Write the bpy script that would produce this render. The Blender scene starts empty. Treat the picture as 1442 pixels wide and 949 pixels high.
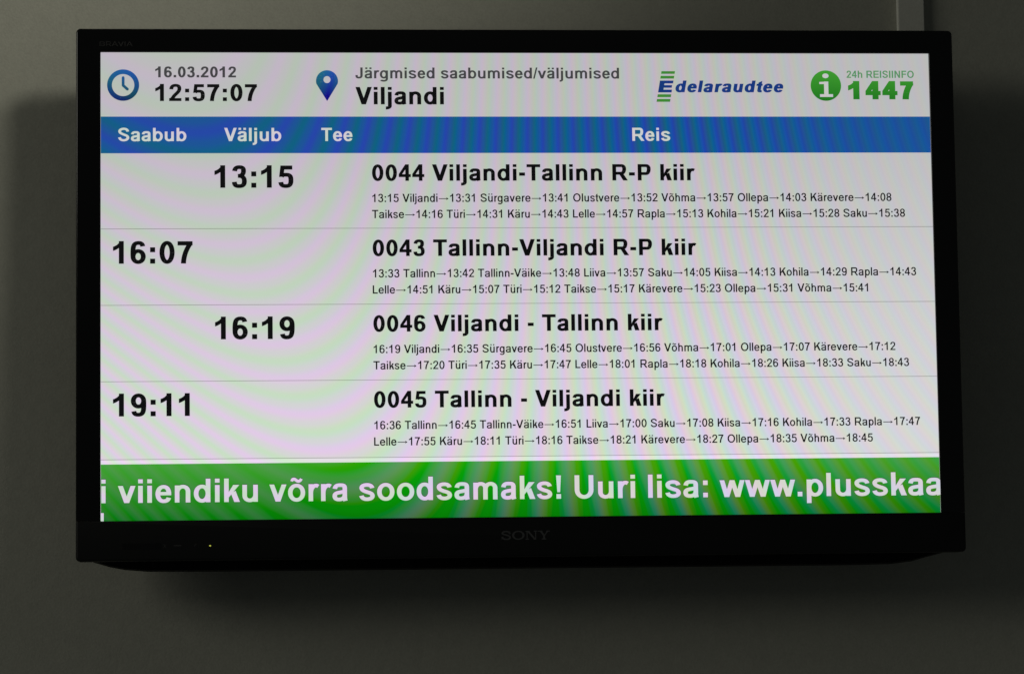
import bpy, bmesh, math, random
from mathutils import Matrix, Vector
random.seed(4)
C = bpy.context.scene.collection
S = bpy.context.scene

# ------------------------------------------------------------------ camera
# The television's own frame: x right, y up, z towards the viewer, metres,
# origin in the middle of the display.  World = (x, -z, y + HGT).
HGT = 2.20                     # height of the display's middle above the floor
cam_d = bpy.data.cameras.new('camera'); cam = bpy.data.objects.new('camera', cam_d)
C.objects.link(cam); S.camera = cam
cam_d.sensor_width = 36.0; cam_d.lens = 106.5; cam_d.clip_start = 0.05; cam_d.clip_end = 100
R_tv = Matrix(((0.9968896055, -0.0134463344, 0.0776550737),
               (0.0057128371, 0.9950746388, 0.0989637645),
               (-0.0786032943, -0.0982123173, 0.9920563809)))
c_tv = Vector((-0.30261636, -0.42693144, 3.64993695))
B = Matrix(((1, 0, 0), (0, 0, -1), (0, 1, 0)))         # tv frame -> world
M = (B @ R_tv.transposed()).to_4x4()
M.translation = B @ c_tv + Vector((0, 0, HGT))
cam.matrix_world = M

# ------------------------------------------------------------------ light
w = bpy.data.worlds.new('World'); S.world = w; w.use_nodes = True
bg = w.node_tree.nodes['Background']
bg.inputs[0].default_value = (0.92, 1.0, 0.97, 1); bg.inputs[1].default_value = 0.029
S.view_settings.view_transform = 'Standard'; S.view_settings.look = 'None'
S.view_settings.exposure = 0; S.view_settings.gamma = 1

WY = 0.13                      # the wall stands this far behind the display

def area(name, loc, target, size, power, col, size_y=None, spread=180):
    l = bpy.data.lights.new(name, 'AREA'); o = bpy.data.objects.new(name, l); C.objects.link(o)
    l.shape = 'RECTANGLE'; l.size = size; l.size_y = size_y or size; l.energy = power; l.color = col
    l.spread = math.radians(spread)
    o.location = loc
    o.rotation_euler = (Vector(target) - Vector(loc)).to_track_quat('-Z', 'Y').to_euler()
    return o
# a long window-like ceiling fitting to the left, and a spotlight to the right
# whose beam washes the upper left of the wall
area('ceiling_light', (-5.15, -3.40, 4.15), (0.0, 0.1, 2.3), 3.8, 49.0, (1.0, 0.985, 0.86), 1.75)
sl = bpy.data.lights.new('spotlight', 'SPOT'); so = bpy.data.objects.new('spotlight', sl); C.objects.link(so)
sl.energy = 145; sl.color = (1.0, 0.975, 0.85); sl.shadow_soft_size = 0.35
sl.spot_size = math.radians(44); sl.spot_blend = 0.45
so.location = (1.15, -2.2, 3.85)
so.rotation_euler = (Vector((-.95, WY, HGT + 1.08)) - Vector(so.location)).to_track_quat('-Z', 'Y').to_euler()

# ------------------------------------------------------------------ helpers
def put(name, me, mat, parent=None, smooth=False):
    o = bpy.data.objects.new(name, me); C.objects.link(o)
    if mat and not me.materials: me.materials.append(mat)
    if parent: o.parent = parent
    if smooth:
        for p in me.polygons: p.use_smooth = True
    return o

def from_bm(name, bm, mat, parent=None, smooth=False):
    bmesh.ops.recalc_face_normals(bm, faces=bm.faces)
    me = bpy.data.meshes.new(name); bm.to_mesh(me); bm.free()
    return put(name, me, mat, parent, smooth)

def box_bm(x0, x1, y0, y1, z0, z1, bev=0.0, seg=3):
    bm = bmesh.new(); bmesh.ops.create_cube(bm, size=1)
    for v in bm.verts:
        v.co = (x0 + (v.co.x + .5) * (x1 - x0), y0 + (v.co.y + .5) * (y1 - y0), z0 + (v.co.z + .5) * (z1 - z0))
    if bev: bmesh.ops.bevel(bm, geom=bm.edges[:], offset=bev, segments=seg, profile=.5, affect='EDGES')
    return bm

def nt(m):
    m.use_nodes = True; return m.node_tree

def principled(name, col, rough, spec=0.5, metal=0.0, coat=0.0):
    m = bpy.data.materials.new(name); t = nt(m); b = t.nodes['Principled BSDF']
    b.inputs['Base Color'].default_value = (*col, 1); b.inputs['Roughness'].default_value = rough
    b.inputs['Specular IOR Level'].default_value = spec; b.inputs['Metallic'].default_value = metal
    b.inputs['Coat Weight'].default_value = coat
    return m, t, b

def node(t, typ, **kw):
    n = t.nodes.new(typ)
    for k, v in kw.items(): setattr(n, k, v)
    return n

def math_(t, op, a, b=None, c=None):
    n = node(t, 'ShaderNodeMath', operation=op)
    for i, v in enumerate((a, b, c)):
        if v is None: continue
        if isinstance(v, (int, float)): n.inputs[i].default_value = v
        else: t.links.new(v, n.inputs[i])
    return n.outputs[0]

# ------------------------------------------------------------------ wall
def wall_paint(name, col, bump=0.5):
    m, t, b = principled(name, col, 0.62, 0.35)
    tc = node(t, 'ShaderNodeTexCoord')
    n1 = node(t, 'ShaderNodeTexNoise'); n1.inputs['Scale'].default_value = 3.0; n1.inputs['Detail'].default_value = 6
    n2 = node(t, 'ShaderNodeTexNoise'); n2.inputs['Scale'].default_value = 420; n2.inputs['Detail'].default_value = 3
    n3 = node(t, 'ShaderNodeTexNoise'); n3.inputs['Scale'].default_value = 60; n3.inputs['Detail'].default_value = 4
    for n in (n1, n2, n3): t.links.new(tc.outputs['Object'], n.inputs['Vector'])
    v = math_(t, 'ADD', math_(t, 'MULTIPLY_ADD', n1.outputs[0], .18, .69),
              math_(t, 'ADD', math_(t, 'MULTIPLY', n2.outputs[0], .30), math_(t, 'MULTIPLY', n3.outputs[0], .14)))
    mx = node(t, 'ShaderNodeVectorMath', operation='SCALE'); mx.inputs[0].default_value = col
    t.links.new(v, mx.inputs['Scale']); t.links.new(mx.outputs[0], b.inputs['Base Color'])
    bp = node(t, 'ShaderNodeBump'); bp.inputs['Strength'].default_value = bump; bp.inputs['Distance'].default_value = 0.0006
    t.links.new(math_(t, 'ADD', n2.outputs[0], math_(t, 'MULTIPLY', n3.outputs[0], 1.5)), bp.inputs['Height'])
    t.links.new(bp.outputs[0], b.inputs['Normal'])
    return m
m_wall = wall_paint('wall_paint', (0.37, 0.37, 0.315))
m_chan = wall_paint('channel_plastic_lit', (0.86, 0.86, 0.80), .1)  # lighter than the cover, to paint in light falling on the left side
m_duct = wall_paint('duct_plastic', (0.58, 0.58, 0.52), .1)

bm = box_bm(-3.5, 3.5, WY, WY + .15, 0, 4.5)
wall = from_bm('wall', bm, m_wall); wall['kind'] = 'structure'

def tag(o, label, cat, group=None):
    o['label'] = label; o['category'] = cat
    if group: o['group'] = group

# cable duct running up the wall behind the television's right end
dx0, dx1 = 0.4975, 0.5300
duct = bpy.data.objects.new('cable_duct', None); C.objects.link(duct); duct.location = (0, WY, HGT)
tag(duct, 'narrow grey cable duct rising up the wall from behind the right end of the television', 'cable duct')
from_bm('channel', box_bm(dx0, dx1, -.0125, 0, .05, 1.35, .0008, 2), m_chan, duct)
from_bm('snap_cover', box_bm(dx0 - .0006, dx1 + .0006, -.0150, -.0127, .05, 1.35, .0012, 3), m_duct, duct)

# ------------------------------------------------------------------ television
YB = -0.3460                    # lowest point of the set in the tv frame
tv = bpy.data.objects.new('television', None); C.objects.link(tv); tv.location = (0, 0, HGT + YB)
tag(tv, 'black flat screen television on the wall showing a lit train timetable', 'television')
def L(x, y, z=0.0): return (x, -z, y - YB)     # tv frame -> local coordinates

m_gloss, _, _ = principled('gloss_black', (0.0012, 0.0012, 0.0013), 0.14, 0.55)
m_chin, t_, b_ = principled('satin_black', (0.0050, 0.0054, 0.0054), 0.42, 0.3)
m_rear, _, _ = principled('rear_black', (0.004, 0.004, 0.004), 0.6, 0.2)
m_steel, _, _ = principled('bracket_steel', (0.05, 0.05, 0.05), 0.45, 0.5, .8)
m_logo, _, _ = principled('logo_grey', (0.075, 0.075, 0.078), 0.45, 0.4)
m_mark, _, _ = principled('indicator_print', (0.045, 0.045, 0.045), 0.5, 0.3)
m_faint, _, _ = principled('faint_print', (0.006, 0.006, 0.006), 0.5, 0.3)

OX0, OX1, OY0, OY1 = -.5388, .5388, -.3316, .3127
SX0, SX1, SY0, SY1 = -.5090, .5085, -.2838, .2835
SEAM = -.2834
FZ = .0022                      # bezel front stands this far before the display

def rounded_rect(x0, x1, y0, y1, r, n=6, corners=(1, 1, 1, 1)):
    """counter-clockwise from bottom-left; same number of points for every r"""
    pts = []
    for (cx, cy, a0, k) in ((x0, y0, 180, 0), (x1, y0, 270, 1), (x1, y1, 0, 2), (x0, y1, 90, 3)):
        rr = r if corners[k] else r * .08
        ox = cx + (rr if k in (0, 3) else -rr); oy = cy + (rr if k in (0, 1) else -rr)
        for i in range(n + 1):
            a = math.radians(a0 + 90 * i / n)
            pts.append((ox + rr * math.cos(a), oy + rr * math.sin(a)))
    return pts

def lofted(rings, close_first=True, close_last=True):
    """rings: list of (points2d, z)"""
    bm = bmesh.new(); vr = []
    for pts, z in rings: vr.append([bm.verts.new(L(x, y, z)) for x, y in pts])
    n = len(vr[0])
    for a, b in zip(vr, vr[1:]):
        for i in range(n): bm.faces.new((a[i], a[(i + 1) % n], b[(i + 1) % n], b[i]))
    if close_first: bm.faces.new(vr[0])
    if close_last: bm.faces.new(vr[-1])
    return bm

def sharp_smooth(o, ang=35):
    o.data.shade_smooth() if hasattr(o.data, 'shade_smooth') else None
    o.data.set_sharp_from_angle(angle=math.radians(ang))

# bezel: top and both sides, one frame with rounded outer edge and a chamfered opening
def frame_rings():
    BV = .0022; r0 = .0055
    out = []
    o = lambda d: rounded_rect(OX0 + d, OX1 - d, SEAM, OY1 - d, r0 - d * .6, 6, (0, 0, 1, 1))
    out.append((o(.0015), -.030)); out.append((o(0), -.0285)); out.append((o(0), FZ - BV))
    for k in range(1, 5):
        a = math.radians(90 * k / 4); out.append((o(BV * (1 - math.cos(a))), FZ - BV + BV * math.sin(a)))
    i = lambda d: rounded_rect(SX0 - d, SX1 + d, SEAM, SY1 + d, .0006, 6)
    out.append((i(.0010), FZ)); out.append((i(.0004), FZ - .0004)); out.append((i(0), -.0012)); out.append((i(0), -.030))
    return out
bm = lofted(frame_rings(), False, False)
vs = list(bm.verts); n = 28
bm.verts.ensure_lookup_table()
for i in range(n):                       # back face of the frame
    a, b = bm.verts[i], bm.verts[(i + 1) % n]
    c, d = bm.verts[len(vs) - n + (i + 1) % n], bm.verts[len(vs) - n + i]
    bm.faces.new((a, b, c, d))
bezel = from_bm('bezel', bm, m_gloss, tv); sharp_smooth(bezel, 30)

# lower panel with its own seam
CB = .0026
def pr(d): return rounded_rect(OX0 + d, OX1 - d, OY0 + d, SEAM - .0004, .0050 - d * .6, 6, (1, 1, 0, 0))
rings = [(pr(.0015), -.030), (pr(0), -.0285), (pr(0), FZ - CB)]
for k in range(1, 5):
    a = math.radians(90 * k / 4); rings.append((pr(CB * (1 - math.cos(a))), FZ - CB + CB * math.sin(a)))
chin = from_bm('lower_panel', lofted(rings), m_chin, tv); sharp_smooth(chin, 30)

# rear cover, hanging a little below the panel with swept ends
def rear_outline(sx, dy_top, dy_bot):
    low = [(-.526, -.3290), (-.515, -.3325), (-.500, -.3370), (-.482, -.3405), (-.455, -.3428), (-.40, -.3436),
           (0, -.3442), (.40, -.3448), (.452, -.3440), (.478, -.3410), (.496, -.3362), (.512, -.3322), (.526, -.3290)]
    top = [(.526, .296), (.50, .304), (0, .305), (-.50, .304), (-.526, .296)]
    return [(x * sx, y - .0008 + dy_bot) for x, y in low] + [(x * sx, y - dy_top) for x, y in top]
rear = from_bm('rear_cover', lofted([(rear_outline(1, .004, .002), -.0302), (rear_outline(1, 0, 0), -.036),
            (rear_outline(.995, .004, .001), -.055), (rear_outline(.95, .04, .03), -.084), (rear_outline(.90, .06, .05), -.090)]), m_rear, tv)
sharp_smooth(rear, 30)

# wall bracket: two hooked uprights on the set and a rail on the wall
bm = box_bm(-.30, .30, .112, WY - .0003, .29, .44, .001, 1)
for sx in (-.2, .2):
    b2 = box_bm(sx - .015, sx + .015, .088, .112, .20, .50, .001, 1)
    me = bpy.data.meshes.new('tmp'); b2.to_mesh(me); b2.free(); bm.from_mesh(me); bpy.data.meshes.remove(me)
from_bm('wall_bracket', bm, m_steel, tv)

# ------------------------------------------------------------------ the lit display
def display_material(name, top, bot=None, yt=0, yb=0, mul=1.0, add=(0, 0, 0), fade=None):
    """Emission of the LCD.  top/bot: graphic colour (linear) at tv-frame heights yt/yb.
    The coloured bands are camera moire painted into the emission colour."""
    m = bpy.data.materials.new(name); t = nt(m)
    for n_ in list(t.nodes): t.nodes.remove(n_)
    out = node(t, 'ShaderNodeOutputMaterial'); bs = node(t, 'ShaderNodeBsdfPrincipled')
    bs.inputs['Base Color'].default_value = (.004, .004, .004, 1); bs.inputs['Roughness'].default_value = .38
    bs.inputs['Specular IOR Level'].default_value = .25
    bs.inputs['Emission Strength'].default_value = 1.0
    t.links.new(bs.outputs[0], out.inputs[0])
    g = node(t, 'ShaderNodeGroup'); g.node_tree = moire_group()
    if bot is None: bot, yt, yb = top, .1, 0
    sep = node(t, 'ShaderNodeSeparateXYZ'); tc = node(t, 'ShaderNodeTexCoord'); t.links.new(tc.outputs['Object'], sep.inputs[0])
    k = node(t, 'ShaderNodeMapRange'); t.links.new(sep.outputs[2], k.inputs[0])
    k.inputs[1].default_value = yb - YB; k.inputs[2].default_value = yt - YB
    mix = node(t, 'ShaderNodeMix', data_type='RGBA'); t.links.new(k.outputs[0], mix.inputs['Factor'])
    mix.inputs['A'].default_value = (*bot, 1); mix.inputs['B'].default_value = (*top, 1)
    # colour * (1 + mul * moire) + add * moire
    v1 = node(t, 'ShaderNodeVectorMath', operation='MULTIPLY_ADD'); t.links.new(g.outputs['Bands'], v1.inputs[0])
    v1.inputs[1].default_value = (mul,) * 3; v1.inputs[2].default_value = (1, 1, 1)
    v2 = node(t, 'ShaderNodeVectorMath', operation='MULTIPLY'); t.links.new(mix.outputs['Result'], v2.inputs[0]); t.links.new(v1.outputs[0], v2.inputs[1])
    v2b = node(t, 'ShaderNodeVectorMath', operation='SCALE'); t.links.new(v2.outputs[0], v2b.inputs[0]); t.links.new(g.outputs['Level'], v2b.inputs['Scale'])
    v3 = node(t, 'ShaderNodeVectorMath', operation='MULTIPLY_ADD'); t.links.new(g.outputs['Bands'], v3.inputs[0])
    if fade:
        fr = node(t, 'ShaderNodeMapRange', interpolation_type='SMOOTHSTEP'); t.links.new(sep.outputs[0], fr.inputs[0])
        for i_, v_ in enumerate(fade): fr.inputs[i_ + 1].default_value = v_
        fs = node(t, 'ShaderNodeVectorMath', operation='SCALE'); fs.inputs[0].default_value = add
        t.links.new(fr.outputs[0], fs.inputs['Scale']); t.links.new(fs.outputs[0], v3.inputs[1])
    v3.inputs[1].default_value = add; t.links.new(v2b.outputs[0], v3.inputs[2])
    v4 = node(t, 'ShaderNodeVectorMath', operation='MAXIMUM'); t.links.new(v3.outputs[0], v4.inputs[0]); v4.inputs[1].default_value = (.001, .001, .001)
    t.links.new(v4.outputs[0], bs.inputs['Emission Color'])
    return m

def moire_group():
    if 'display_bands' in bpy.data.node_groups: return bpy.data.node_groups['display_bands']
    t = bpy.data.node_groups.new('display_bands', 'ShaderNodeTree')
    t.interface.new_socket('Bands', in_out='OUTPUT', socket_type='NodeSocketVector')  # camera moire, put into the display colours
    t.interface.new_socket('Level', in_out='OUTPUT', socket_type='NodeSocketFloat')
    go = node(t, 'NodeGroupOutput'); tc = node(t, 'ShaderNodeTexCoord'); sep = node(t, 'ShaderNodeSeparateXYZ')
    t.links.new(tc.outputs['Object'], sep.inputs[0])
    # display millimetres: U to the right, Vd downwards from the top left corner
    U = math_(t, 'MULTIPLY', math_(t, 'SUBTRACT', sep.outputs[0], SX0), 1000)
    V = math_(t, 'MULTIPLY', math_(t, 'SUBTRACT', SY1 - YB, sep.outputs[2]), 1000)
    wob = node(t, 'ShaderNodeTexNoise'); wob.inputs['Scale'].default_value = 3.5; wob.inputs['Detail'].default_value = 1
    t.links.new(tc.outputs['Object'], wob.inputs['Vector'])
    # phase in turns
    a = math_(t, 'DIVIDE', math_(t, 'SUBTRACT', U, 194), 243)
    lc = math_(t, 'LOGARITHM', math_(t, 'COSH', a), math.e)
    ph = math_(t, 'MULTIPLY', lc, .0472 * 243)
    sp = math_(t, 'EXPONENT', math_(t, 'DIVIDE', math_(t, 'SUBTRACT', V, 110), 130))
    g_ = math_(t, 'MULTIPLY', math_(t, 'LOGARITHM', math_(t, 'ADD', sp, 1), math.e), 130)
    sl_ = math_(t, 'EXPONENT', math_(t, 'DIVIDE', math_(t, 'SUBTRACT', 350, U), 80))
    hU = math_(t, 'SUBTRACT', math_(t, 'SUBTRACT', U, 545), math_(t, 'MULTIPLY', math_(t, 'LOGARITHM', math_(t, 'ADD', sl_, 1), math.e), 32))
    ph = math_(t, 'ADD', ph, math_(t, 'MULTIPLY', math_(t, 'MULTIPLY', hU, math_(t, 'SUBTRACT', g_, 238)), -7.2e-5))
    ph = math_(t, 'ADD', ph, math_(t, 'MULTIPLY', wob.outputs[0], .45))
    ph = math_(t, 'MULTIPLY', ph, 2 * math.pi)
    # envelope: faint in the head strip and at the right, strong towards the foot
    e = math_(t, 'MULTIPLY_ADD', V, 1 / 560 * .62, .60)
    er = node(t, 'ShaderNodeMapRange', interpolation_type='SMOOTHSTEP'); t.links.new(U, er.inputs[0])
    er.inputs[1].default_value = 690; er.inputs[2].default_value = 1010; er.inputs[3].default_value = 1; er.inputs[4].default_value = .32
    el = node(t, 'ShaderNodeMapRange', interpolation_type='SMOOTHSTEP'); t.links.new(U, el.inputs[0])
    el.inputs[1].default_value = 0; el.inputs[2].default_value = 330; el.inputs[3].default_value = .82; el.inputs[4].default_value = 1.1
    e = math_(t, 'MULTIPLY', e, math_(t, 'MULTIPLY', er.outputs[0], el.outputs[0]))
    # blue drifts from the red phase towards the right of the panel
    drift = math_(t, 'MULTIPLY_ADD', U, .0012, -.2)
    cr = math_(t, 'COSINE', math_(t, 'SUBTRACT', ph, drift))
    cg = math_(t, 'COSINE', math_(t, 'ADD', ph, math.pi))
    cb = math_(t, 'COSINE', math_(t, 'ADD', ph, drift))
    # flat grey between the lines: c * |c|
    cr, cg, cb = (math_(t, 'MULTIPLY', c, math_(t, 'POWER', math_(t, 'ABSOLUTE', c), .7)) for c in (cr, cg, cb))
    cmb = node(t, 'ShaderNodeCombineXYZ')
    for i, (c, s) in enumerate(((cr, .120), (cg, .095), (cb, .165))): t.links.new(math_(t, 'MULTIPLY', math_(t, 'MULTIPLY', c, s), e), cmb.inputs[i])
    t.links.new(cmb.outputs[0], go.inputs['Bands'])
    # the panel's own brightness seen at this steepness: dimmer at the head, plus fine pixel noise
    lv = node(t, 'ShaderNodeMapRange', interpolation_type='SMOOTHSTEP'); t.links.new(V, lv.inputs[0])
    lv.inputs[1].default_value = 0; lv.inputs[2].default_value = 520; lv.inputs[3].default_value = .77; lv.inputs[4].default_value = 1.05
    t.links.new(lv.outputs[0], go.inputs['Level'])
    return t

def srgb(r, g, b):
    f = lambda c: (c / 255 / 12.92) if c / 255 <= .04045 else ((c / 255 + .055) / 1.055) ** 2.4
    return (f(r), f(g), f(b))

d_white = display_material('display_white', srgb(209, 209, 210))
d_gap = display_material('display_bright_white', srgb(221, 219, 223))
d_black = display_material('display_black', srgb(11, 11, 13), mul=0)
d_grey = display_material('display_grey', srgb(74, 74, 76), mul=.5)
d_line = display_material('display_line', srgb(150, 150, 148))
d_blue = display_material('display_blue', srgb(30, 92, 165), mul=.0, add=(.08, .38, .70))
d_btext = display_material('display_header_text', srgb(226, 226, 228), mul=.8)
d_icon = display_material('display_icon_blue', srgb(34, 106, 170), srgb(14, 40, 112), .262, .224, mul=.0, add=(0, .5, .6))
d_navy = display_material('display_navy', srgb(26, 62, 138), mul=.6)
d_lgreen = display_material('display_logo_green', srgb(70, 150, 58), mul=.6)
d_igreen = display_material('display_info_green', srgb(70, 172, 54), srgb(34, 130, 34), .262, .224, mul=.5)
d_sgreen = display_material('display_small_green', srgb(96, 162, 108), mul=.5)
d_tgreen = display_material('display_ticker_green', srgb(68, 156, 58), srgb(24, 114, 33), -.216, -.2832, mul=.2, add=(.32, .16, .30), fade=(-.36, -.10, .28, 1))
d_ttext = display_material('display_ticker_text', srgb(208, 206, 213), mul=.9)
d_tshad = display_material('display_ticker_shadow', srgb(26, 74, 28), mul=.3)

def flat(name, polys, mat, parent, z):
    """polys: lists of (x, y) in tv metres, each a hair in front of the one before"""
    vs, fs = [], []
    for k, p in enumerate(polys):
        a = sum(p[i][0] * p[(i + 1) % len(p)][1] - p[(i + 1) % len(p)][0] * p[i][1] for i in range(len(p)))
        if a < 0: p = p[::-1]
        b = len(vs); vs += [L(x, y, z + (k % 5) * 2.5e-5) for x, y in p]; fs.append(tuple(range(b, b + len(p))))
    me = bpy.data.meshes.new(name); me.from_pydata(vs, [], fs); me.update()
    return put(name, me, mat, parent)
def rect(x0, x1, y0, y1): return [(x0, y0), (x1, y0), (x1, y1), (x0, y1)]
# ------------------------------------------------------------------ lettering
# Grotesque letters drawn here from strokes; units of 1/1000 em, capitals 716 high.
def path_points(path):
    """path: (x, y) start, then ('l', x, y) line, ('h', x, y) quarter bend that sets out
    horizontally, ('v', x, y) one that sets out vertically, ('c', six numbers) cubic"""
    K = .575; pts = [path[0]]
    for s in path[1:]:
        x, y = pts[-1]
        if s[0] == 'l':
            pts.append((s[1], s[2])); continue
        if s[0] == 'h': c = (x + (s[1] - x) * K, y, s[1], s[2] - (s[2] - y) * K, s[1], s[2])
        elif s[0] == 'v': c = (x, y + (s[2] - y) * K, s[1] - (s[1] - x) * K, s[2], s[1], s[2])
        else: c = s[1:]
        n = 9
        for i in range(1, n + 1):
            t = i / n; u = 1 - t
            pts.append((u**3 * x + 3 * u * u * t * c[0] + 3 * u * t * t * c[2] + t**3 * c[4],
                        u**3 * y + 3 * u * u * t * c[1] + 3 * u * t * t * c[3] + t**3 * c[5]))
    return pts

def stroke(path, hx, hy, closed=False):
    p = path_points(path); n = len(p); nr = []
    for i in range(n):
        if closed: a, b = p[(i - 1) % (n - 1)], p[(i + 1) % (n - 1)]
        else: a, b = p[max(i - 1, 0)], p[min(i + 1, n - 1)]
        dx, dy = b[0] - a[0], b[1] - a[1]
        # an elliptic nib: stems get hx, level strokes hy
        q = math.hypot(dx * hy, dy * hx) or 1
        nr.append((-dy * hx * hx / q, dx * hy * hy / q))
    out = []
    for i in range(n - 1):
        (x, y), (u, v), (a, b), (c, d) = p[i], p[i + 1], nr[i], nr[i + 1]
        out.append([(x - a, y - b), (u - c, v - d), (u + c, v + d), (x + a, y + b)])
    return out

class Weight:
    def __init__(s, A, AC, H, HC, bold, ex=0):
        s.A, s.AC, s.H, s.HC, s.bold, s.ex = A, AC, H, HC, bold, ex
        s.cache = {}
REG = Weight(124, 130, 100, 108, False)
SEMI = Weight(118, 124, 96, 102, True)
BOLD = Weight(154, 162, 124, 130, True)
DEMI = Weight(140, 146, 112, 118, True)
HEAVY = Weight(190, 196, 132, 138, True, 10)
BLACK = Weight(222, 222, 158, 158, True, 20)
ADV = {False: dict(zip('0123456789:.-/! >', [556]*10 + [278, 278, 333, 278, 278, 278, 1000])),
       True: dict(zip('0123456789:.-/! ', [556]*10 + [333, 278, 333, 278, 333, 278]))}
ADV[False].update(dict(E=667, F=611, I=278, J=500, K=667, L=556, N=722, O=778, P=667, R=722, S=667, T=611, U=722, V=667, A=667, B=667,
    a=556, b=556, d=556, e=556, g=556, h=556, i=222, j=222, k=500, l=222, m=833, n=556, o=556, p=556, r=333, s=500, t=278, u=556, v=500, w=722, z=500))
ADV[True].update(dict(E=667, F=611, I=278, J=556, K=722, L=611, N=722, O=778, P=667, R=722, S=667, T=611, U=722, V=667, A=722, B=722,
    a=556, b=611, d=611, e=556, g=611, h=611, i=278, j=278, k=556, l=278, m=889, n=611, o=611, p=611, r=389, s=556, t=333, u=611, v=556, w=778, z=500))

def glyph(ch, W):
    if ch in W.cache: return W.cache[ch]
    base = {'ä': 'a', 'ü': 'u', 'õ': 'o'}.get(ch, ch)
    adv = ADV[W.bold][base] + 2 * W.ex
    A, AC, H, HC = W.A, W.AC, W.H, W.HC
    X, T, D, O = 519, 716, -210, 11
    if W.bold: X = 526
    a, h, ac, hc = A / 2, H / 2, AC / 2, HC / 2
    P = []; R = lambda x0, x1, y0, y1: P.append([(x0, y0), (x1, y0), (x1, y1), (x0, y1)])
    G = lambda *p: P.append(list(p))
    def Sx(path, hx=a, hy=h, closed=False): P.extend(stroke(path, hx, hy, closed))
    def ring(l, r, b, t, hx=a, hy=h):
        m = (l + r) / 2; c = (b + t) / 2
        Sx([(l + hx, c), ('v', m, t - hy), ('h', r - hx, c), ('v', m, b + hy), ('h', l + hx, c)], hx, hy, True)
    lb = 66 if not W.bold else 70                          # left bearing of stems
    rr = adv - (66 if not W.bold else 70)                  # right edge of right stems
    o1, o2 = (34, adv - 35) if not W.bold else (38, adv - 38)
    b_ = base
    if b_ == 'i' or b_ == 'l' or b_ == 'j':
        c = adv / 2
        if b_ == 'l': R(c - a, c + a, 0, T)
        elif b_ == 'i': R(c - a, c + a, 0, X - 7); R(c - a, c + a, T - (100 if not W.bold else 122), T)
        else:
            R(c - a, c + a, -70, X - 7); R(c - a, c + a, T - (100 if not W.bold else 122), T)
            Sx([(c, -60), ('v', c - a - 62, D + h), ('l', c - a - (75 if not W.bold else 85), D + h)])
    elif b_ in 'nhmr':
        R(lb, lb + A, 0, T if b_ == 'h' else X - 7)
        if b_ == 'r':
            e = adv + (12 if not W.bold else 6)
            Sx([(lb + a, 250), ('v', e - 62 - a * .3, X + O - h - 2), ('l', e - 20, X + O - h - 12 - A * .12)])
        elif b_ in 'nh':
            m = (lb + a + rr - a) / 2 + 10
            Sx([(lb + a, 300), ('v', m, X + O - h), ('h', rr - a, 330), ('l', rr - a, 0)])
        else:
            c = (lb + rr) / 2
            for p, q in ((lb + a, c), (c, rr - a)):
                m = (p + q) / 2 + 8
                Sx([(p, 310), ('v', m, X + O - h), ('h', q, 350), ('l', q, 0)])
    elif b_ == 'u':
        R(rr - A, rr, 0, X - 7); m = (lb + rr) / 2 - 10
        Sx([(lb + a, X - 7), ('l', lb + a, 190), ('v', m, h - O), ('h', rr - a, 220)])
    elif b_ == 'o': ring(o1, o2, -O, X + O)
    elif b_ in 'bp':
        R(lb, lb + A, D if b_ == 'p' else 0, T if b_ == 'b' else X - 7); ring(lb + 6, o2 + 4, -O, X + O)
    elif b_ in 'dg':
        R(rr - A, rr, 0 if b_ == 'd' else -40, T if b_ == 'd' else X - 7); ring(o1 - 2, rr - 6, -O, X + O)
        if b_ == 'g':
            m = (o1 + rr) / 2 - 5
            Sx([(rr - a, -30), ('v', m, D + h - 6), ('c', m - 80, D + h - 6, o1 + a + 20, D + 70, o1 + a + 8, -85 - h * .3)])
    elif b_ == 'e':
        m = (o1 + o2) / 2; yb = 222
        Sx([(o2 - a, yb + 10), ('c', o2 - a, 400, m + 120, X + O - h, m, X + O - h), ('h', o1 + a, X / 2), ('v', m, h - O),
            ('c', m + 100, h - O, o2 - a - 30, 70, o2 - a - 4, 150)])
        R(o1 + a, o2 - 4, yb, yb + H * .93)
    elif b_ == 'a':
        l, r = o1 + 2, adv - (66 if not W.bold else 60); st = r - a
        Sx([(l + a + 4, X - 158), ('c', l + a + 24, X - 55, l + 150, X + O - h, (l + r) / 2 + 8, X + O - h), ('c', st - 36, X + O - h, st, X - 55, st, X - 150),
            ('l', st, 130), ('c', st, 70, st + 8, 30, st + 20, 0)])
        Sx([(st, 292), ('c', st - 90, 262, st - 170, 262, l + a + 70, 240), ('c', l + a + 15, 220, l + a, 190, l + a, 148), ('c', l + a, 70, l + a + 55, h - O, l + a + 130, h - O),
            ('c', st - 90, h - O, st, 80, st, 200)])
    elif b_ == 's' or b_ == 'S':
        l, r, t, hx, hy = (o1, adv - 36, X + O, a, h) if b_ == 's' else (44, adv - 44, T + O, ac, hc)
        if b_ == 's' and not W.bold: l, r = 32, 464
        m = (l + r) / 2; mid = t * .5 - 4
        Sx([(r - hx - 6, t - t * .29), ('c', r - hx - 22, t - hy - 30, m + 90, t - hy, m, t - hy),
            ('c', m - 90, t - hy, l + hx + 8, t - hy - t * .06, l + hx + 8, t * .735), ('c', l + hx + 8, t * .60, m - 90, mid + t * .06, m, mid),
            ('c', m + 100, mid - t * .055, r - hx, mid - t * .09, r - hx, t * .265), ('c', r - hx, hy + t * .06, m + 110, hy - O, m, hy - O),
            ('c', m - 110, hy - O, l + hx + 14, hy + 40, l + hx, t * .285)], hx * .98, hy)
    elif b_ in 'vV':
        t = X - 7 if b_ == 'v' else T; l, r = (10, adv - 10); c = adv / 2; d = A * 1.07 if b_ == 'v' else AC * 1.08
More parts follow.
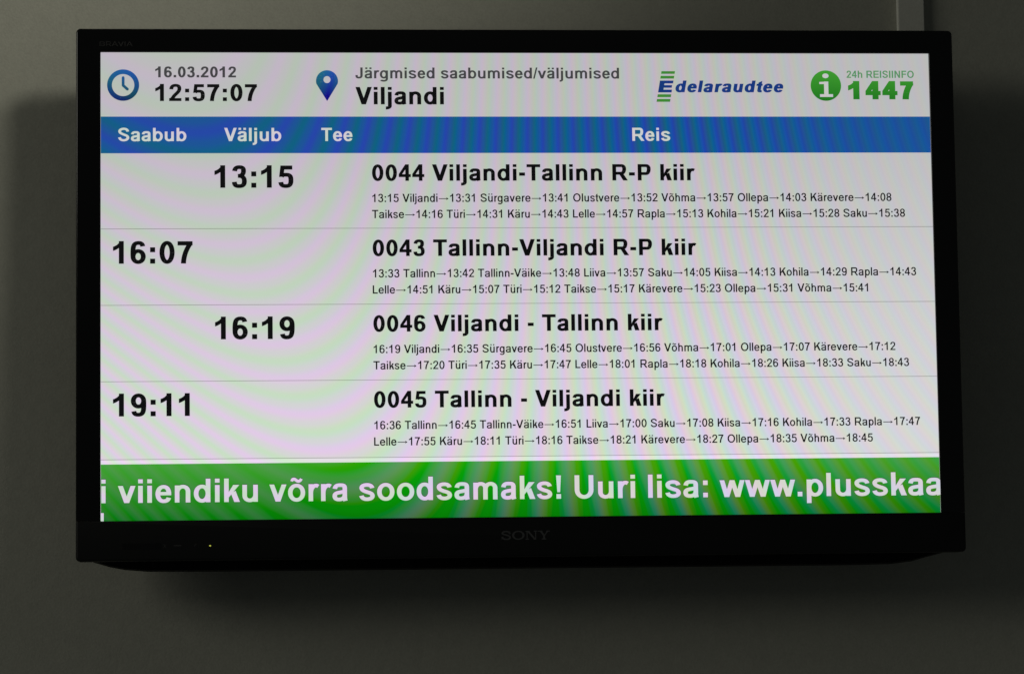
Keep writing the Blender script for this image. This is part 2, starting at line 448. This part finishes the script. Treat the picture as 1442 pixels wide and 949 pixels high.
        G((l, t), (l + d, t), (c + d * .5, 0), (c - d * .5, 0)); G((r - d, t), (r, t), (c + d * .5, 0), (c - d * .5, 0))
    elif b_ == 'w':
        t = X - 7; l, r = 6, adv - 6; d = A * 1.03; q = adv * .285; c = adv / 2
        G((l, t), (l + d, t), (q + d * .5, 0), (q - d * .5, 0)); G((c - d * .5, t), (c + d * .5, t), (q + d * .5, 0), (q - d * .5, 0))
        q = adv - q
        G((c - d * .5, t), (c + d * .5, t), (q + d * .5, 0), (q - d * .5, 0)); G((r - d, t), (r, t), (q + d * .5, 0), (q - d * .5, 0))
    elif b_ in 'kK':
        t = X - 7 if b_ == 'k' else T; s = A if b_ == 'k' else AC; r = adv - 6
        R(lb, lb + s, 0, T)
        y0 = t * .32
        G((r - s * 1.45, t), (r - 18, t), (lb + s, y0 - s * .05 - 20), (lb + s, y0 + s * .95))
        q = lb + s + (r - lb - s) * .30
        G((q - s * .25, t * .50), (q + s * .75, t * .66), (r, 0), (r - s * 1.22, 0))
    elif b_ == 't':
        x = adv * .30 if not W.bold else adv * .28; s0 = x
        G((s0, 110), (s0 + A, 110), (s0 + A, T - 18), (s0, T - 18 - A * .55))
        R(14, adv - 14, X - 7 - H * .95, X - 7)
        Sx([(s0 + a, 150), ('c', s0 + a, 60, s0 + a + 22, h - 6, s0 + a + 80, h - 6), ('l', adv - 6, h + 1)], a, h)
    elif b_ == 'T': R(adv / 2 - ac, adv / 2 + ac, 0, T); R(22, adv - 22, T - HC, T)
    elif b_ in 'EF':
        R(74, 74 + AC, 0, T); R(74, adv - 42, T - HC, T); R(74, adv - 66, T * .5 - hc + 8, T * .5 + hc + 8)
        if b_ == 'E': R(74, adv - 36, 0, HC)
    elif b_ == 'I': R(adv / 2 - ac, adv / 2 + ac, 0, T)
    elif b_ == 'L': R(74, 74 + AC, 0, T); R(74, adv - 28, 0, HC)
    elif b_ == 'N':
        R(74, 74 + AC * .96, 0, T); R(adv - 74 - AC * .96, adv - 74, 0, T)
        G((74, T), (74 + AC * 1.03, T), (adv - 74, 0), (adv - 74 - AC * 1.03, 0))
    elif b_ == 'A':
        c = adv / 2; d = AC * 1.08
        G((0, 0), (d, 0), (c + d * .5, T), (c - d * .5, T)); G((adv - d, 0), (adv, 0), (c + d * .5, T), (c - d * .5, T)); R(adv * .22, adv * .78, 165, 165 + HC)
    elif b_ == 'O': ring(44, adv - 44, -O, T + O, ac, hc)
    elif b_ in 'PRB':
        R(74, 74 + AC, 0, T); r = adv - 48 if b_ != 'R' else adv - 70; yl = 300 if b_ == 'P' else 316
        m = r - ac - 110
        Sx([(74 + ac, T - hc), ('l', m, T - hc), ('h', r - ac, (T + yl) / 2), ('v', m, yl - hc + HC * .5), ('l', 74 + ac, yl - hc + HC * .5)], ac, hc)
        if b_ == 'R': G((adv * .46, yl), (adv * .46 + AC * 1.15, yl), (adv - 4, 0), (adv - 4 - AC * 1.2, 0))
        if b_ == 'B': Sx([(74 + ac, hc), ('l', m + 10, hc), ('h', r + 20 - ac, 190), ('v', m, 370)], ac, hc)
    elif b_ == 'U':
        l, r = 72, adv - 72
        Sx([(l + ac, T), ('l', l + ac, 270), ('v', adv / 2, hc - O), ('h', r - ac, 270), ('l', r - ac, T)], ac, hc)
    elif b_ == 'J':
        r = adv - 78
        Sx([(r - ac, T), ('l', r - ac, 210), ('c', r - ac, 80, r - 130, hc - O, adv * .42, hc - O), ('c', 120, hc - O, 30 + ac, 90, 26 + ac, 215)], ac, hc)
    elif b_ == '0': ring(o1 + 6, o2 - 6, -O, T + 4, a * 1.0, h)
    elif b_ == '1':
        x1 = (373 if not W.bold else 393) + W.ex
        R(x1 - A, x1, 0, T + 3)
        l, q = x1 - A - (176 if not W.bold else 180), (x1 - A + 2)
        w_ = A * .86
        up = [(l, 540), (l + 60, 563), (l + 122, 600), (l + 178, 655), (x1 - A * .62, T + 3)]
        dn = [(l, 540 - w_), (l + 62, 560 - w_), (l + 125, 592 - w_), (q, 630 - w_), (q, 630 - w_)]
        for i in range(4): G(dn[i], dn[i + 1], up[i + 1], up[i]) if i < 3 else G(dn[3], (q, T - 60), (x1 - A * .62, T + 3), up[3])
    elif b_ == '2':
        l, r = 34 + W.ex, 505 + W.ex; m = (l + r) / 2
        Sx([(l + a + 6, 490), ('c', l + a + 8, 610, m - 90, T + 3 - h, m + 6, T + 3 - h), ('c', m + 110, T + 3 - h, r - a, 620, r - a, 515),
            ('c', r - a, 370, m - 20, 290, l + a + 70, h + 50 + H * .3), ('l', l + a + 10, h + 6)], a * .97, h)
        R(l, r, 0, H)
    elif b_ == '3':
        l, r = 42 + W.ex, 508 + W.ex; m = (l + r) / 2 - 5; yc = 378
        Sx([(l + a + 8, 532), ('c', l + a + 25, 620, m - 90, T + 3 - h, m, T + 3 - h), ('c', m + 110, T + 3 - h, r - a - 26, 620, r - a - 26, 540),
            ('c', r - a - 26, 440, m + 90, yc, m - 40, yc)])
        Sx([(m - 40, yc), ('c', m + 110, yc + 4, r - a, 320, r - a, 208), ('c', r - a, 90, m + 110, h - O, m, h - O), ('c', m - 110, h - O, l + a + 12, 80, l + a, 188)])
    elif b_ == '4':
        r = 508 + W.ex; x1 = (414 if not W.bold else 448) + W.ex * 2; l = 16 + (12 if W.bold else 0)
        R(x1 - A * .97, x1, 0, T + 3); R(l, x1 + (94 if not W.bold else 78), 162, 162 + H * 1.05)
        y1 = 162 + H * 1.05
        G((x1 - A * .97, T + 3), (x1 - A * .97 + 14, T + 3), (x1 - A * .97 + 14, T - A * 1.35), (l + A * .92, y1 - 4), (l, y1 - 4), (l, y1 - 14 + 14))
        G((x1 - A * .97, T + 3), (x1 - A * .2, T + 3), (x1 - A * .2, T - 60), (x1 - A * .8, T - A * 1.3))
    elif b_ == '5':
        l, r = 40 + W.ex, 510 + W.ex; m = (l + r) / 2 + 4
        R(108 + W.ex, 478 + W.ex, T - 8 - H * 1.05, T - 8)
        k = A * .92
        G((108 + W.ex, T - 8), (108 + W.ex + k, T - 8), (l + 24 + k * .95, 352), (l + 24, 340))
        Sx([(l + a + 18, 352), ('c', l + a + 60, 420, m - 60, 474 - h, m + 12, 474 - h), ('c', m + 130, 474 - h, r - a, 360, r - a, 236), ('c', r - a, 100, m + 110, h - O, m, h - O), ('c', m - 110, h - O, l + a + 12, 76, l + a, 178)])
    elif b_ in '69':
        l, r = 40 + W.ex, 512 + W.ex; m = (l + r) / 2 + 4; Q = []
        keep = list(P); P.clear()
        ring(l + 4, r, -O, 462)
        Sx([(r - a - 14, 548), ('c', r - a - 32, 630, m + 90, T + 3 - h, m + 8, T + 3 - h), ('c', m - 130, T + 3 - h, l + a, 580, l + a, 330), ('l', l + a + 2, 225)])
        if b_ == '9':
            P[:] = [[(adv - x, T - 8 - y) for x, y in p] for p in P]
    elif b_ == '7':
        l, r = 46 + W.ex, 510 + W.ex
        R(l, r, T - 8 - H * 1.08, T - 8)
        Sx([(r - a * .75 - 6, T - 8 - H * .5), ('c', r - 150, 520, 236 + W.ex, 300, 208 + W.ex + A * .12, 0)], a * 1.02, h * .9)
    elif b_ == '8':
        ring(o1 + 26, o2 - 26, 372 - h, T + 3, a * .95, h * .95); ring(o1 + 6, o2 - 6, -O, 372 + h * .6)
    elif b_ == ':': c = adv / 2; s = a * 1.02; R(c - s, c + s, 0, s * 2); R(c - s, c + s, X - 7 - s * 2, X - 7)
    elif b_ == '.': c = adv / 2; s = a * 1.02; R(c - s, c + s, 0, s * 2)
    elif b_ == '-': R(32 + (12 if W.bold else 0), adv - (32 + (12 if W.bold else 0)), 214, 214 + H * 1.15)
    elif b_ == '/': G((0, -12), (A * .7, -12), (adv, T + 12), (adv - A * .7, T + 12))
    elif b_ == '!': c = adv / 2; s = a * 1.02; R(c - s, c + s, 0, s * 2); G((c - s * .62, 200), (c + s * .62, 200), (c + s * 1.06, T), (c - s * 1.06, T))
    elif b_ == '>':
        R(60, 800, 252, 316); G((715, 150), (945, 284), (715, 418), (800, 284))
    c = adv / 2
    if ch in 'äü' and ch != base:
        s = a * .95; g = 78 + A * .35
        if ch == 'ü' or ch == 'ä':
            for q in (-1, 1): R(c + q * g - s, c + q * g + s, T - (98 if not W.bold else 108), T)
    if ch == 'õ':
        y = 640
        Sx([(c - 150, y - 30), ('c', c - 140, y + 40, c - 90, y + 45, c - 50, y + 30), ('c', c, y, c + 40, y - 50, c + 90, y - 20), ('c', c + 125, y, c + 140, y + 20, c + 150, y + 48)], h * .75, h * .85)
    W.cache[ch] = (P, adv)
    return W.cache[ch]

def layout(s, W):
    x = 0; out = []
    for ch in s:
        P, adv = glyph(ch, W)
        out += [[(px + x, py) for px, py in p] for p in P]
        x += adv
    xs = [q[0] for p in out for q in p]
    return out, min(xs), max(xs)

# screen panel itself (a thin slab behind the bezel opening)
screen = from_bm('screen', lofted([(rect(SX0 - .0002, SX1 + .0002, SEAM + .0001, SY1 + .0002), -.008),
                                   (rect(SX0 - .0002, SX1 + .0002, SEAM + .0001, SY1 + .0002), 0.0)]), d_white, tv)
mm = .001
Z1, Z2, Z3, Z4 = .0003, .0006, .0009, .0012
flat('column_header_band', [rect(SX0, SX1, .1600, .2049)], d_blue, screen, Z1)
for y in (.0679, -.0247, -.1168, -.2104):
    flat('divider_line', [rect(SX0, SX1, y - .00035, y + .00035)], d_line, screen, Z1)
flat('bright_strip', [rect(SX0, SX1, -.2160, -.2110)], d_gap, screen, Z1)
flat('ticker_band', [rect(SX0, SX1, SY0, -.2160)], d_tgreen, screen, Z1)
flat('ticker_fragment', [rect(SX0, -.5056, SY0, -.2740)], d_ttext, screen, Z2)

def write(name, s, x0, x1, base, cap, mat, wt, z=Z2, parent=None, shear=0.0, label=None, off=(0, 0), dia=None):
    """one line of lettering fitted between x0 and x1 (mm), digits/capitals `cap` mm tall"""
    polys, a, b = layout(s, wt)
    sx = (x1 - x0) / (b - a); sy = cap / 716.0
    out = [[((x0 + off[0] + (px - a) * sx + shear * py * sy) * mm, (base + off[1] + py * sy) * mm) for px, py in p] for p in polys]
    o = flat(name, out, mat, parent or screen, z)
    if label: o['label'] = label
    return o

write('date_text', '16.03.2012', -443.5, -345.8, 253.0, 13.4, d_grey, BOLD)
write('clock_text', '12:57:07', -443.5, -320.3, 223.9, 21.0, d_black, BOLD)
write('board_title', 'Järgmised saabumised/väljumised', -200.8, 122.8, 252.0, 13.5, d_grey, DEMI)
write('station_name', 'Viljandi', -200.9, -93.0, 219.9, 21.5, d_black, BOLD)
for s, a, b in (('Saabub', -488.2, -406.1), ('Väljub', -360.4, -291.4), ('Tee', -242.8, -205.0), ('Reis', 137.8, 184.6)):
    write('column_heading', s, a, b, 174.8, 16.2, d_btext, DEMI)
rows = [('13:15', -372.4, -277.0, '0044 Viljandi-Tallinn R-P kiir', 214.6,
         '13:15 Viljandi>13:31 Sürgavere>13:41 Olustvere>13:52 Võhma>13:57 Ollepa>14:03 Kärevere>14:08', 457.8,
         'Taikse>14:16 Türi>14:31 Käru>14:43 Lelle>14:57 Rapla>15:13 Kohila>15:21 Kiisa>15:28 Saku>15:38', 474.2),
        ('16:07', -494.5, -398.7, '0043 Tallinn-Viljandi R-P kiir', 214.6,
         '13:33 Tallinn>13:42 Tallinn-Väike>13:48 Liiva>13:57 Saku>14:05 Kiisa>14:13 Kohila>14:29 Rapla>14:43', 486.1,
         'Lelle>14:51 Käru>15:07 Türi>15:12 Taikse>15:17 Kärevere>15:23 Ollepa>15:31 Võhma>15:41', 425.8),
        ('16:19', -372.4, -276.6, '0046 Viljandi - Tallinn kiir', 171.4,
         '16:19 Viljandi>16:35 Sürgavere>16:45 Olustvere>16:56 Võhma>17:01 Ollepa>17:07 Kärevere>17:12', 457.8,
         'Taikse>17:20 Türi>17:35 Käru>17:47 Lelle>18:01 Rapla>18:18 Kohila>18:26 Kiisa>18:33 Saku>18:43', 474.3),
        ('19:11', -494.6, -402.9, '0045 Tallinn - Viljandi kiir', 172.3,
         '16:36 Tallinn>16:45 Tallinn-Väike>16:51 Liiva>17:00 Saku>17:08 Kiisa>17:16 Kohila>17:33 Rapla>17:47', 486.2,
         'Lelle>17:55 Käru>18:11 Türi>18:16 Taikse>18:21 Kärevere>18:27 Ollepa>18:35 Võhma>18:45', 427.0)]
for k, (tm, ta, tb, hd, hb, l1, b1, l2, b2) in enumerate(rows):
    dy = -92.1 * k
    write('train_time', tm, ta, tb, 117.7 + dy, 27.4, d_black, BOLD)
    write('train_title', hd, -181.6, hb, 125.8 + dy, 20.2, d_black, BOLD)
    write('stop_list', l1, -181.6, b1, 99.8 + dy, 10.1, d_black, REG)
    write('stop_list', l2, -182.0, b2, 80.1 + dy, 10.1, d_black, REG)
for s, a, b in (('i', -508.4, -503.4), ('viiendiku', -488.8, -322.0), ('võrra', -308.2, -214.4), ('soodsamaks!', -200.4, 43.6), ('Uuri', 60.1, 133.7),
                ('lisa:', 149.6, 222.4), ('www.plusskaa', 237.1, 510.2)):
    write('ticker_text_shadow', s, a, b, -262.2, 28.2, d_tshad, DEMI, Z2, off=(0.1, .75))
    write('ticker_text', s, a, b, -262.2, 28.2, d_ttext, DEMI, Z3)

# clock symbol
def ring_polys(cx, cy, ro, ri, n=56):
    P = [(math.cos(2 * math.pi * i / n), math.sin(2 * math.pi * i / n)) for i in range(n + 1)]
    return [[(cx + ri * a[0], cy + ri * a[1]), (cx + ro * a[0], cy + ro * a[1]), (cx + ro * b[0], cy + ro * b[1]), (cx + ri * b[0], cy + ri * b[1])] for a, b in zip(P, P[1:])]
cx, cy = -.48215, .24345
ck = flat('clock_symbol', ring_polys(cx, cy, .0193, .0135), d_icon, screen, Z2)
def bar(p, q, w_):
    d = Vector((q[0] - p[0], q[1] - p[1])).normalized(); n_ = Vector((-d.y, d.x)) * w_ / 2
    pts = [(p[0] - n_.x, p[1] - n_.y), (q[0] - n_.x, q[1] - n_.y)]
    for i in range(1, 7):
        a = -math.pi / 2 + math.pi * i / 7
        pts.append((q[0] + d.x * math.cos(a) * w_ / 2 + n_.x * math.sin(a), q[1] + d.y * math.cos(a) * w_ / 2 + n_.y * math.sin(a)))
    pts += [(q[0] + n_.x, q[1] + n_.y), (p[0] + n_.x, p[1] + n_.y)]
    for i in range(1, 7):
        a = math.pi / 2 - math.pi * i / 7
        pts.append((p[0] - d.x * math.cos(a) * w_ / 2 + n_.x * math.sin(a), p[1] - d.y * math.cos(a) * w_ / 2 + n_.y * math.sin(a)))
    return pts
flat('clock_hand', [bar((cx, cy - .0004), (cx, cy + .0091), .0034), bar((cx, cy - .0004), (cx + .0051, cy - .0050), .0034)], d_icon, ck and screen, Z2)

# map pin symbol
px, py = -.2354, .2486; pr_ = .0134
outer = []
for i in range(41):
    a = math.radians(-14 + 208 * i / 40); outer.append((px + pr_ * math.cos(a), py + pr_ * math.sin(a)))
outer.append((px, .2239))
hole = [(px + .0043 * math.cos(math.radians(-14 + 208 * i / 40)), py + .0018 + .0043 * math.sin(math.radians(-14 + 208 * i / 40))) for i in range(41)]
pin = [[hole[i], outer[i], outer[i + 1], hole[i + 1]] for i in range(40)]
hl = [(px + .0043 * math.cos(math.radians(194 + 152 * i / 14)), py + .0018 + .0043 * math.sin(math.radians(194 + 152 * i / 14))) for i in range(15)]
tip = (px, .2239)
pin += [[outer[40], tip, hl[0]], [outer[0], hl[14], tip]] + [[hl[i], tip, hl[i + 1]] for i in range(14)]
flat('map_pin_symbol', pin, d_icon, screen, Z2)

# railway company logo: slanted E built of bars, green stripes above and below, heavy slanted word
def slant(x0, x1, y0, y1, k=.179, yr=.2349):
    return [(x0 + (y0 - yr) * k, y0), (x1 + (y0 - yr) * k, y0), (x1 + (y1 - yr) * k, y1), (x0 + (y1 - yr) * k, y1)]
lx0, lx1 = .1706, .1874
flat('logo_stripe', [slant(lx0, lx1, .2580, .2613)], d_lgreen, screen, Z2)
flat('logo_stripe', [slant(lx0, lx1, .2521, .2555)], d_lgreen, screen, Z2)
flat('logo_stripe', [slant(lx0, lx1, .2290, .2325)], d_lgreen, screen, Z2)
flat('logo_stripe', [slant(lx0, lx1, .2232, .2267)], d_lgreen, screen, Z2)
flat('logo_letter', [slant(lx0, lx0 + .0062, .2349, .2496), slant(lx0, lx1, .2461, .2496), slant(lx0, lx1 - .0008, .2407, .2439), slant(lx0, lx1, .2349, .2383)], d_navy, screen, Z2)
write('logo_word', 'delaraudtee', 191.3, 325.0, 235.1, 14.6, d_navy, HEAVY, shear=.19)

# information symbol and telephone number
ix, iy, ir = .3794, .2435, .0190
flat('info_symbol', [[(ix + ir * math.cos(2 * math.pi * i / 64), iy + ir * math.sin(2 * math.pi * i / 64)) for i in range(64)]], d_igreen, screen, Z2)
k = .0190 / 159
F = lambda X, Y: (ix + (X - 309) * k, iy - (Y - 298) * k)
ipol = [[F(306 + 33 * math.cos(a), 196 + 25 * math.sin(a)) for a in [2 * math.pi * i / 28 for i in range(28)]],
        [F(240, 282), F(240, 260), F(334, 256), F(334, 282)], [F(289, 256), F(334, 256), F(334, 395), F(289, 395)], [F(245, 388), F(381, 388), F(381, 417), F(245, 417)]]
flat('info_letter', ipol, d_gap, screen, Z3)
write('phone_caption', '24h REISIINFO', 405.5, 489.8, 253.2, 9.0, d_sgreen, DEMI)
write('phone_number', '1447', 407.0, 489.2, 226.4, 22.8, d_igreen, BLACK)

# ------------------------------------------------------------------ marks on the casing
def serif_word():
    """wide slab-serif maker's lettering, units: cap height 100"""
    P = []; t1, t2 = 24, 11                         # thick and thin strokes
    def R(a, b, c, d): P.append([(a, c), (b, c), (b, d), (a, d)])
    x = 0                                            # S
    P.extend(stroke([(x + 104, 68), ('c', 92, 96, 70, 100 - 6, 56, 100 - 6), ('c', 24, 94, 12, 84, 12, 74), ('c', 14, 54, 104, 56, 104, 28), ('c', 104, 14, 88, 6, 58, 6), ('c', 34, 6, 16, 14, 10, 34)], t1 * .5, 8))
    R(x + 2, x + 10, 2, 36); R(x + 100, x + 108, 64, 98)
    x = 130                                          # O
    P.extend(stroke([(x + 12, 50), ('v', x + 75, 94), ('h', x + 138, 50), ('v', x + 75, 6), ('h', x + 12, 50)], t1 * .55, 6.5, True))
    x = 292                                          # N
    R(x + 14, x + 26, 0, 100); R(x + 118, x + 130, 0, 100)
    P.append([(x + 14, 100), (x + 44, 100), (x + 130, 0), (x + 104, 0)])
    R(x, x + 42, 89, 100); R(x, x + 42, 0, 11); R(x + 102, x + 146, 89, 100)
    x = 446                                          # Y
    P.append([(x + 12, 100), (x + 42, 100), (x + 84, 44), (x + 60, 44)]); P.append([(x + 112, 100), (x + 130, 100), (x + 84, 44), (x + 70, 44)])
    R(x + 60, x + 84, 0, 48); R(x, x + 52, 89, 100); R(x + 98, x + 142, 89, 100); R(x + 44, x + 100, 0, 11)
    return P
sw = serif_word(); s_ = 58.5 / 588
flat('maker_lettering', [[((-29.6 + a * s_) * mm, (-311.2 + b * .107) * mm) for a, b in p] for p in sw], m_logo, chin, FZ + .0001)
write('series_lettering', 'BRAVIA', -510.5, -470.5, 291.0, 5.6, m_faint, SEMI, FZ + .0001, bezel)
flat('sensor_window', [rect(-.4835, -.4375, -.3180, -.3105)], m_gloss, chin, FZ + .0001)
flat('indicator_mark', [bar((-.4345, -.3160), (-.4315, -.3120), .0006), bar((-.4315, -.3160), (-.4345, -.3120), .0006)], m_mark, chin, FZ + .0001)
flat('indicator_mark', [rect(-.4225, -.4135, -.3144, -.3131)], m_mark, chin, FZ + .0001)
flat('indicator_mark', [bar((-.3982, -.3146), (-.3958, -.3118), .0007)], m_mark, chin, FZ + .0001)
m_led, t_, b_ = principled('status_light_glow', (.1, .1, .02), .4)
b_.inputs['Emission Color'].default_value = (.85, .9, .12, 1); b_.inputs['Emission Strength'].default_value = .6
flat('status_light', [[(-.3792 + .0011 * math.cos(a), -.3143 + .0008 * math.sin(a)) for a in [2 * math.pi * i / 12 for i in range(12)]]], m_led, chin, FZ + .0002)
